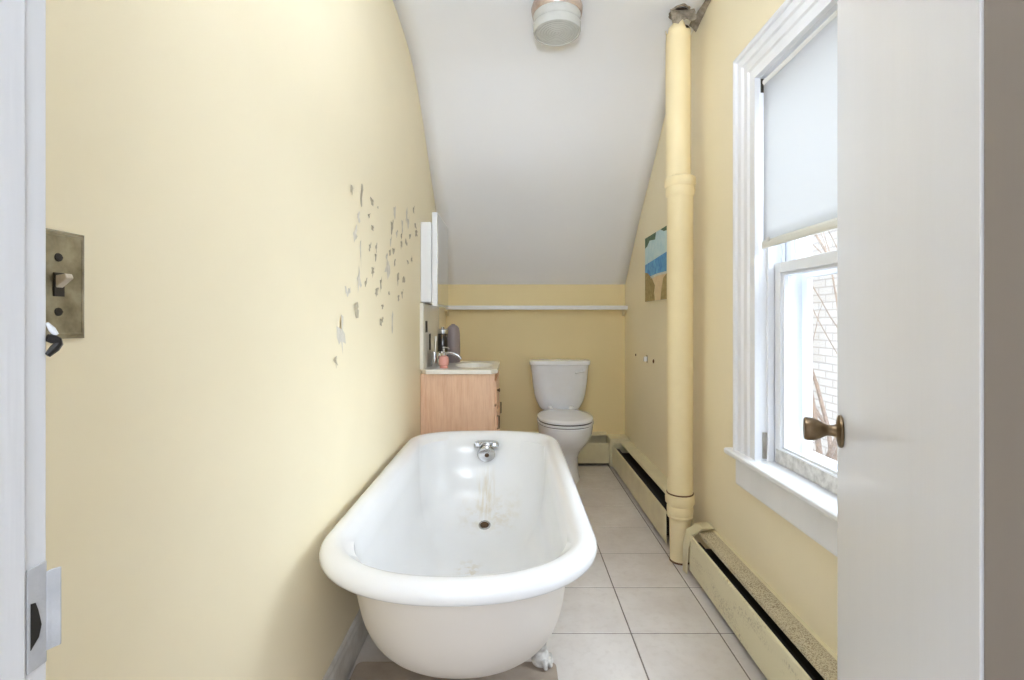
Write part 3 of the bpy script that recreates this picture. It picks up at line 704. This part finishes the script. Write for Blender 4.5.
# wall shelf
ws = empty('wall_shelf', ((XL + XR) / 2, YB, 1.16), 'long narrow white shelf across the back wall above the toilet', 'shelf')
bm = B(); box(bm, XL + .012, XR - .004, YB - .105, YB, 1.158, 1.187); part('shelf_board', bm, 'trim', ws, bev=.002)
for xa, xb_ in ((XL + .001, XL + .020), (XR - .022, XR - .003)):
    bm = B(); prism(bm, [(YB, 1.160), (YB - .075, 1.160), (YB - .075, 1.148), (YB - .02, 1.115), (YB, 1.110)], lambda u, v, t: (t, u, v), xa, xb_); part('shelf_cleat', bm, 'wall', ws)

# ------------------------------------------------------------------ toilet
TXC = 0.349
tl = empty('toilet', (TXC, 3.4, 0), 'white two-piece toilet with closed lid against the back wall', 'toilet')
def rr(cx, cy_, hw, hl, z, e=2.4, n=48, egg=0.0):
    out = []
    for i in range(n):
        t = 2 * PI * i / n; c, s = math.cos(t), math.sin(t)
        k = 1 + egg * s
        out.append((cx + hw * sgnpow(c, 2 / e) * k, cy_ + hl * sgnpow(s, 2 / e), z))
    return out
bm = B()
prof_t = [(0, .112, 3.19, 3.58), (.015, .115, 3.187, 3.585), (.04, .108, 3.195, 3.575), (.10, .100, 3.20, 3.56), (.17, .100, 3.185, 3.54), (.22, .116, 3.14, 3.53), (.265, .142, 3.08, 3.52), (.31, .165, 3.03, 3.51), (.35, .176, 3.005, 3.51), (.385, .180, 2.995, 3.51), (.402, .180, 2.993, 3.51), (.408, .175, 2.998, 3.505)]
loft(bm, [rr(TXC, (a + b_) / 2, hw, (b_ - a) / 2, z, 2.3) for z, hw, a, b_ in prof_t], True, True, True)
part('bowl', bm, 'porcelain', tl, smooth=True)
bm = B(); box(bm, TXC - .12, TXC + .12, 3.44, 3.70, .36, .435); part('tank_shelf', bm, 'porcelain', tl, bev=.02)
bm = B(); loft(bm, [rr(TXC, 3.235, hw, hl, z, 2.25) for z, hw, hl in ((.413, .181, .240), (.415, .184, .244), (.424, .184, .244), (.426, .180, .240))], True, True, True); part('seat', bm, 'porcelain', tl, smooth=True)
bm = B(); loft(bm, [rr(TXC, 3.24, hw, hl, z, 2.25) for z, hw, hl in ((.405, .176, .236), (.440, .176, .236))], True, True, True); part('seat_gap_filler', bm, 'seatgap', tl, smooth=True)  # dark slab standing in for the shade in the seat gaps
bm = B(); loft(bm, [rr(TXC, 3.238, hw, hl, z, 2.25) for z, hw, hl in ((.434, .179, .238), (.436, .182, .242), (.446, .181, .241), (.452, .172, .232), (.455, .14, .20), (.4565, .05, .08))], True, True, True); part('seat_lid', bm, 'porcelain', tl, smooth=True)
for s_ in (-1, 1):
    bm = B(); lathe(bm, [(.018, .408), (.018, .462), (.013, .468)], (TXC + s_ * .075, 3.485, 0), (0, 0, 1), 14); part('seat_hinge', bm, 'porcelain', tl, smooth=True)
bm = B(); KT = [(.425, .120, .055), (.432, .138, .072), (.45, .152, .080), (.49, .172, .084), (.54, .186, .087), (.62, .198, .090), (.70, .206, .091), (.754, .211, .092)]
loft(bm, [rr(TXC, 3.612, hw, hd, z, 4.5, 64) for z, hw, hd in KT], True, True, True); part('tank', bm, 'porcelain', tl, smooth=True)
bm = B(); loft(bm, [rr(TXC, 3.612, hw, hd, z, 5, 64) for z, hw, hd in ((.752, .214, .094), (.755, .220, .098), (.778, .222, .099), (.785, .218, .095), (.788, .19, .075))], True, True, True); part('tank_lid', bm, 'porcelain', tl, smooth=True)
bm = B(); lathe(bm, [(.013, 0), (.013, .006), (.008, .010)], (TXC + .165, 3.520, .715), (0, -1, 0), 16); tube(bm, [(TXC + .165, 3.510, .715), (TXC + .13, 3.506, .708), (TXC + .105, 3.506, .700)], [.006, .006, .008], 8); part('flush_lever', bm, 'porcelain', tl, smooth=True)

# ------------------------------------------------------------------ baseboard heaters
def heater(fn0, s0, s1, root, caps, sp=True, zb=0.022, up_=0):
    fn = fn0; fu = lambda u, v, t: fn0(u, v + (up_ if v > .1 else 0), t)
    ce = .072 if sp else .060; lp = .101 if sp else .103
    bm = B(); prism(bm, [(0, zb), (.006, zb), (.006, .184), (.012, .190), (0, .192)], fu, s0, s1); part('back_panel', bm, 'heater', root)
    bm = B(); prism(bm, [(.006, .184), (ce - .006, .181), (ce - .001, .174), (ce + .001, .175), (ce - .003, .185), (.006, .189)], fu, s0, s1); part('top_cover', bm, 'speck' if sp else 'heater', root)
    bm = B(); prism(bm, [(.107, zb), (.109, zb), (.109, .160), (.107, .168), (lp, .171), (lp, .168), (.105, .166), (.107, .158)], fn, s0, s1); part('front_panel', bm, 'hpanel' if sp else 'heater', root, bev=.0008)
    bm = B(); prism(bm, [(.010, .05), (.100, .05), (.100, .120), (.010, .120)], fn, s0 + .02, s1 - .02); part('heating_element', bm, 'slot', root)
    bm = B(); prism(bm, [(.070, .140), (.096, .150), (.096, .154), (.070, .146)], fn, s0 + .02, s1 - .02); part('damper_blade', bm, 'slot', root)
    for c in caps:
        bm = B(); prism(bm, [(0, zb - .012), (.112, zb - .012), (.112, .155), (.104, .168), (.080, .184), (0, .196)], fn, c - .012, c + .012); part('end_cap', bm, 'heater', root, bev=.002)
fr_ = lambda u, v, t: (XR - u, t, v)
h1 = empty('baseboard_heater', (XR, 1.3, 0), 'cream baseboard heater with corroded speckled top below the window', 'heater', group=None)
heater(fr_, 0.95, 2.075, h1, (0.95,))
# loose bent end cap beside the pipe
bm = B()
cap = [(.118, .004), (.121, .004), (.118, .120), (.104, .176), (.060, .205), (.012, .207), (.012, .203), (.058, .200), (.100, .172), (.115, .118)]
a = [bm.verts.new((XR - u, 2.055 + (0.02 - v * .1), v)) for u, v in cap]; b_ = [bm.verts.new((XR - u * 1.03, 2.112 + v * .05, v * .985)) for u, v in cap]
for i in range(len(cap)):
    j = (i + 1) % len(cap); bm.faces.new((a[i], a[j], b_[j], b_[i]))
bm.faces.new(a); bm.faces.new(b_[::-1])
ec = part('end_cap', bm, 'heater', h1); ec['label'] = 'bent loose end cap'
h2 = empty('baseboard_heater', (XR, 3.0, 0), 'cream baseboard heater along the right wall from pipe to far corner', 'heater')
heater(lambda u, v, t: (XR - u * 1.2, t, v), 2.32, 3.56, h2, (), sp=False, up_=.012)
h3 = empty('baseboard_heater', (0.3, YB, 0), 'short cream baseboard heater on the back wall behind the toilet', 'heater')
heater(lambda u, v, t: (t, YB - u, v), -0.06, 0.715, h3, (), sp=False, up_=.040)
cc = [(0, .010), (.125, .010), (.125, .160), (.11, .180), (0, .198)]
bm = B(); box(bm, 0.715, XR, 3.575, YB - .001, .008, .215); box(bm, 0.735, XR, 3.555, 3.58, .008, .190)
part('corner_cover', bm, 'heater', h2, bev=.008)

# ------------------------------------------------------------------ drain pipe
pp = empty('drain_pipe', (PX, PY, 0), 'thick cream-painted vertical waste pipe with bell joints beside the window', 'pipe')
def pl(n, prof_, m_='pipe'):
    bm = B(); lathe(bm, prof_, (PX, PY, 0), (0, 0, 1), 40); return part(n, bm, m_, pp, smooth=True)
pl('lower_pipe', [(.043, 0.0), (.044, .06), (.046, .19), (.046, .21)])
pl('pipe_hub', [(.046, .192), (.054, .198), (.056, .206), (.053, .212), (.056, .218), (.0575, .232), (.0565, .246), (.054, .252), (.057, .256), (.0635, .264), (.0645, .285), (.0625, .300), (.057, .304)])
pl('middle_pipe', [(.0545, .300), (.0555, .32), (.0565, .9), (.0565, 1.62), (.0565, 1.64)])
pl('seam_line', [(.0578, .303), (.0585, .306), (.0578, .309)], 'rustline')
pl('pipe_hub', [(.0565, 1.630), (.061, 1.640), (.063, 1.650), (.063, 1.668), (.0615, 1.674), (.067, 1.682), (.068, 1.700), (.0665, 1.714), (.058, 1.720)])
bm = B(); n = 40; rings = []
for k, z in enumerate([1.70, 1.9, 2.1, 2.25, 2.33, 2.36, 2.375]):
    ring = []
    for i in range(n):
        t = 2 * PI * i / n; jag = 0
        if k == 6: jag = 0.012 * math.sin(3 * t + 1) + 0.008 * math.sin(7 * t) + .006 * math.sin(11 * t)
        r = .0515 + (0.003 * math.sin(2 * t + k) if k > 3 else 0) + (.002 if k == 6 else 0)
        ring.append((PX - .008 + r * math.cos(t), PY + r * math.sin(t), z + jag))
    rings.append(ring)
loft(bm, rings, True, True, False); up = part('upper_pipe', bm, 'pipe', pp, smooth=True)
s_ = up.modifiers.new('wrap', 'SOLIDIFY'); s_.thickness = .003
bm = B(); lathe(bm, [(.040, 2.30), (.041, 2.383)], (PX, PY, 0), (0, 0, 1), 20); part('pipe_core', bm, 'holedark', pp, smooth=True)
bm = B(); lathe(bm, [(.045, 0), (.0455, .002), (.0445, .006), (.043, .008)], (PX, PY, 0), (0, 0, 1), 30); rc = part('rust_collar', bm, 'rustline', pp, smooth=True)

# torn plaster around the pipe hole
tp = empty('torn_plaster', (PX, PY, 2.45), 'jagged torn plaster and dark hole where the pipe meets the ceiling', 'damaged plaster')
bm = B(); random.seed(3); ring0 = []; ring1 = []; ring2 = []
for i in range(30):
    t = 2 * PI * i / 30
    r = .046 + .003 * math.sin(3 * t) + random.uniform(-.004, .004)
    x, y = PX + r * math.cos(t), PY + r * math.sin(t); x = min(x, XR - .003)
    zc = ceil_z(x, y)
    ring0.append((x, y, zc - .001)); ring1.append((x * .97 + PX * .03, y * .97 + PY * .03, zc - .006 - random.uniform(0, .004)))
    ring2.append((PX + .036 * math.cos(t), PY + .036 * math.sin(t), zc - .004 - random.uniform(0, .003)))
loft(bm, [ring0, ring1, ring2], True, False, False)
part('plaster_rim', bm, 'plaster', tp)
bm = B(); lathe(bm, [(.036, 0), (.036, .001)], (PX, PY, ceil_z(PX, PY) - .004), (0, 0, 1), 20); part('dark_hole', bm, 'holedark', tp)
# hanging curled flap on the camera side
bm = B(); g1 = []
for i in range(13):
    u = i / 12; x = PX - .052 + u * .106; dz = .070 + .008 * math.sin(9 * u) + random.uniform(-.005, .005) - .02 * u
    zc = ceil_z(x, PY + .04) - .002
    g1.append([(x, PY - .030 + .01 * math.sin(u * 3), zc), (x + .002, PY - .036 - .008 * math.sin(u * 7), zc - dz * .45), (x + .004, PY - .044, zc - dz)])
loft(bm, g1, close=False); fp = part('plaster_flap', bm, 'plaster', tp); s_ = fp.modifiers.new('t', 'SOLIDIFY'); s_.thickness = .004
# dark crack running along the ceiling edge towards the camera
bm = B(); cr = []
for i in range(12):
    y = 2.29 - i * .024; wd_ = .030 * (1 - i / 11) ** .7 + .003 + random.uniform(-.002, .003)
    zc = ceil_z(XR - wd_, y)
    cr.append([(XR - wd_, y, zc - .0015), (XR - wd_ * .6, y, zc - .010), (XR - .002, y, zc - .020 * (1 - i / 14) - wd_ * .35)])
loft(bm, cr, close=False); ck = part('peeled_strip', bm, 'plaster', tp); s_ = ck.modifiers.new('t', 'SOLIDIFY'); s_.thickness = .003

# ------------------------------------------------------------------ ceiling light
LX, LY = 0.196, 2.134; LZ = ceil_z(LX, LY)
cl = empty('ceiling_light', (LX, LY, LZ), 'unlit round ceiling light with a ribbed pressed-glass drum shade', 'ceiling light')
bm = B(); lathe(bm, [(.085, 0), (.108, -.004), (.112, -.020), (.108, -.046), (.102, -.052), (.096, -.050)], (LX, LY, LZ), (0, 0, 1), 48); part('metal_pan', bm, 'rustpan', cl, smooth=True)
bm = B()
pr = [(.094, -.046), (.103, -.050), (.1045, -.058), (.101, -.066), (.099, -.078), (.100, -.086), (.1035, -.090), (.1035, -.104), (.1025, -.116), (.100, -.123), (.095, -.125)]
for k in range(16):
    r = .092 - .088 * k / 15; pr.append((r, -.1240 - (.0022 if k % 2 else 0) + .003 * (1 - k / 15)))
lathe(bm, pr, (LX, LY, LZ), (0, 0, 1), 56); part('glass_shade', bm, 'press', cl, smooth=True)

# ------------------------------------------------------------------ picture on the right wall
pc = empty('beach_picture', (XR, 2.86, 1.39), 'small unframed beach painting of sea and dunes on the right wall', 'picture')
PY0, PY1, PZ0, PZ1 = 2.60, 3.12, 1.195, 1.597
bm = B(); box(bm, XR - .012, XR - .001, PY0, PY1, PZ0, PZ1); part('canvas', bm, 'painted_surf', pc)
# image painted as areas; u runs from the far edge to the near edge
bm = B(); xp = XR - .0126
def area2(pts, mi, lift=0):
    vs = [bm.verts.new((xp - lift, PY1 - u * (PY1 - PY0), PZ0 + v * (PZ1 - PZ0))) for u, v in pts]
    bm.faces.new(vs).material_index = mi
area2([(0, .58), (1, .66), (1, 1), (0, 1)], 0)
area2([(0, .40), (.35, .36), (1, .36), (1, .66), (.6, .63), (0, .58)], 1)
area2([(.25, .34), (.5, .36), (1, .345), (1, .38), (.5, .39), (.22, .38)], 2, .0004)
area2([(0, 0), (1, 0), (1, .36), (.35, .36), (0, .40)], 3)
area2([(0, 0), (.42, 0), (.38, .12), (.42, .22), (.30, .34), (.12, .44), (0, .46)], 4, .0004)
area2([(.62, 0), (1, 0), (1, .42), (.86, .36), (.72, .30), (.66, .15)], 4, .0004)
area2([(0, 1), (0, .84), (.10, .86), (.20, .93), (.42, .90), (.46, 1)], 5, .0004)
area2([(.62, 1), (.74, .95), (.90, .93), (1, .88), (1, 1)], 5, .0004)
part('painting', bm, ['painted_sky', 'painted_sea', 'painted_surf', 'painted_sand', 'painted_dune', 'painted_leaf'], pc)

# paper holder remains
ph = empty('paper_holder_bracket', (XR, 3.12, .832), 'small white leftover bracket of a paper holder on right wall', 'bracket')
bm = B(); box(bm, XR - .004, XR, 3.10, 3.135, .808, .856); part('mounting_plate', bm, 'chrome', ph, bev=.001)
bm = B(); box(bm, XR - .022, XR - .004, 3.107, 3.128, .816, .848); part('post', bm, 'porcelain', ph, bev=.004)
bm = B(); lathe(bm, [(.013, 0), (.010, .004), (.004, .005)], (XR, 2.975, .829), (-1, 0, 0), 14)
tag(obj('wall_anchor', bm, 'rustline', smooth=True), 'brown screw anchor in the wall right of the paper holder bracket', 'wall anchor')
bm = B(); lathe(bm, [(.009, 0), (.007, .004), (.003, .005)], (XR, 3.40, .838), (-1, 0, 0), 12); 
tag(obj('wall_anchor', bm, 'rustline', smooth=True), 'small rusty screw in the wall left of the paper holder bracket', 'wall anchor')

# ------------------------------------------------------------------ outside
nb = empty('neighbouring_house', (3.2, 5.0, -1), 'pale brick house wall seen outside through the lower window pane', 'house')
bm = B(); box(bm, 3.2, 3.5, 2.7, 9.0, -3.0, 2.9); part('brick_wall', bm, 'brick', nb)
bm = B(); box(bm, 3.08, 3.6, 2.6, 9.1, 2.9, 3.02); part('eave', bm, 'trim', nb)
bm = B(); box(bm, 1.0, 3.4, -3, 9.1, -3.1, -3.0)
o = tag(obj('yard_ground', bm, mat('pale_gravel', (170, 165, 158), .9, var=(130, 125, 118), vscale=12)), 'pale ground of the side yard below the window', 'ground'); o['kind'] = 'structure'
tr = empty('bare_tree', (2.05, 3.22, -3.0), 'bare leafless branches rising outside the window', 'tree')
random.seed(12); bm = B()
def branch(p, d, L, r, lev):
    pts = [p]; q = Vector(p); dd = Vector(d).normalized(); n = 6
    for i in range(n):
        dd = (dd + Vector((random.uniform(-.13, .13), random.uniform(-.13, .13), random.uniform(-.02, .1)))).normalized()
        q = q + dd * L / n; pts.append(q.copy())
    tube(bm, pts, [r * (1 - .55 * i / n) for i in range(n + 1)], 6)
    if lev == 0: return
    for k in range(4):
        i = random.randint(2, n); a = random.uniform(0, 2 * PI)
        nd = (dd + Vector((math.cos(a) * .55, math.sin(a) * .75, random.uniform(-.1, .45)))).normalized()
        branch(pts[i], nd, L * .62, r * .45, lev - 1)
branch(Vector((2.05, 3.22, -3.0)), Vector((0, 0, 1)), 2.9, .045, 0)
for k in range(7):
    a = 2 * PI * k / 7
    branch(Vector((2.05, 3.22, -.6 + .12 * k)), Vector((.30 * math.cos(a), .42 * math.sin(a), 1)), 1.9, .020, 2)
part('branches', bm, 'bark', tr, smooth=True)
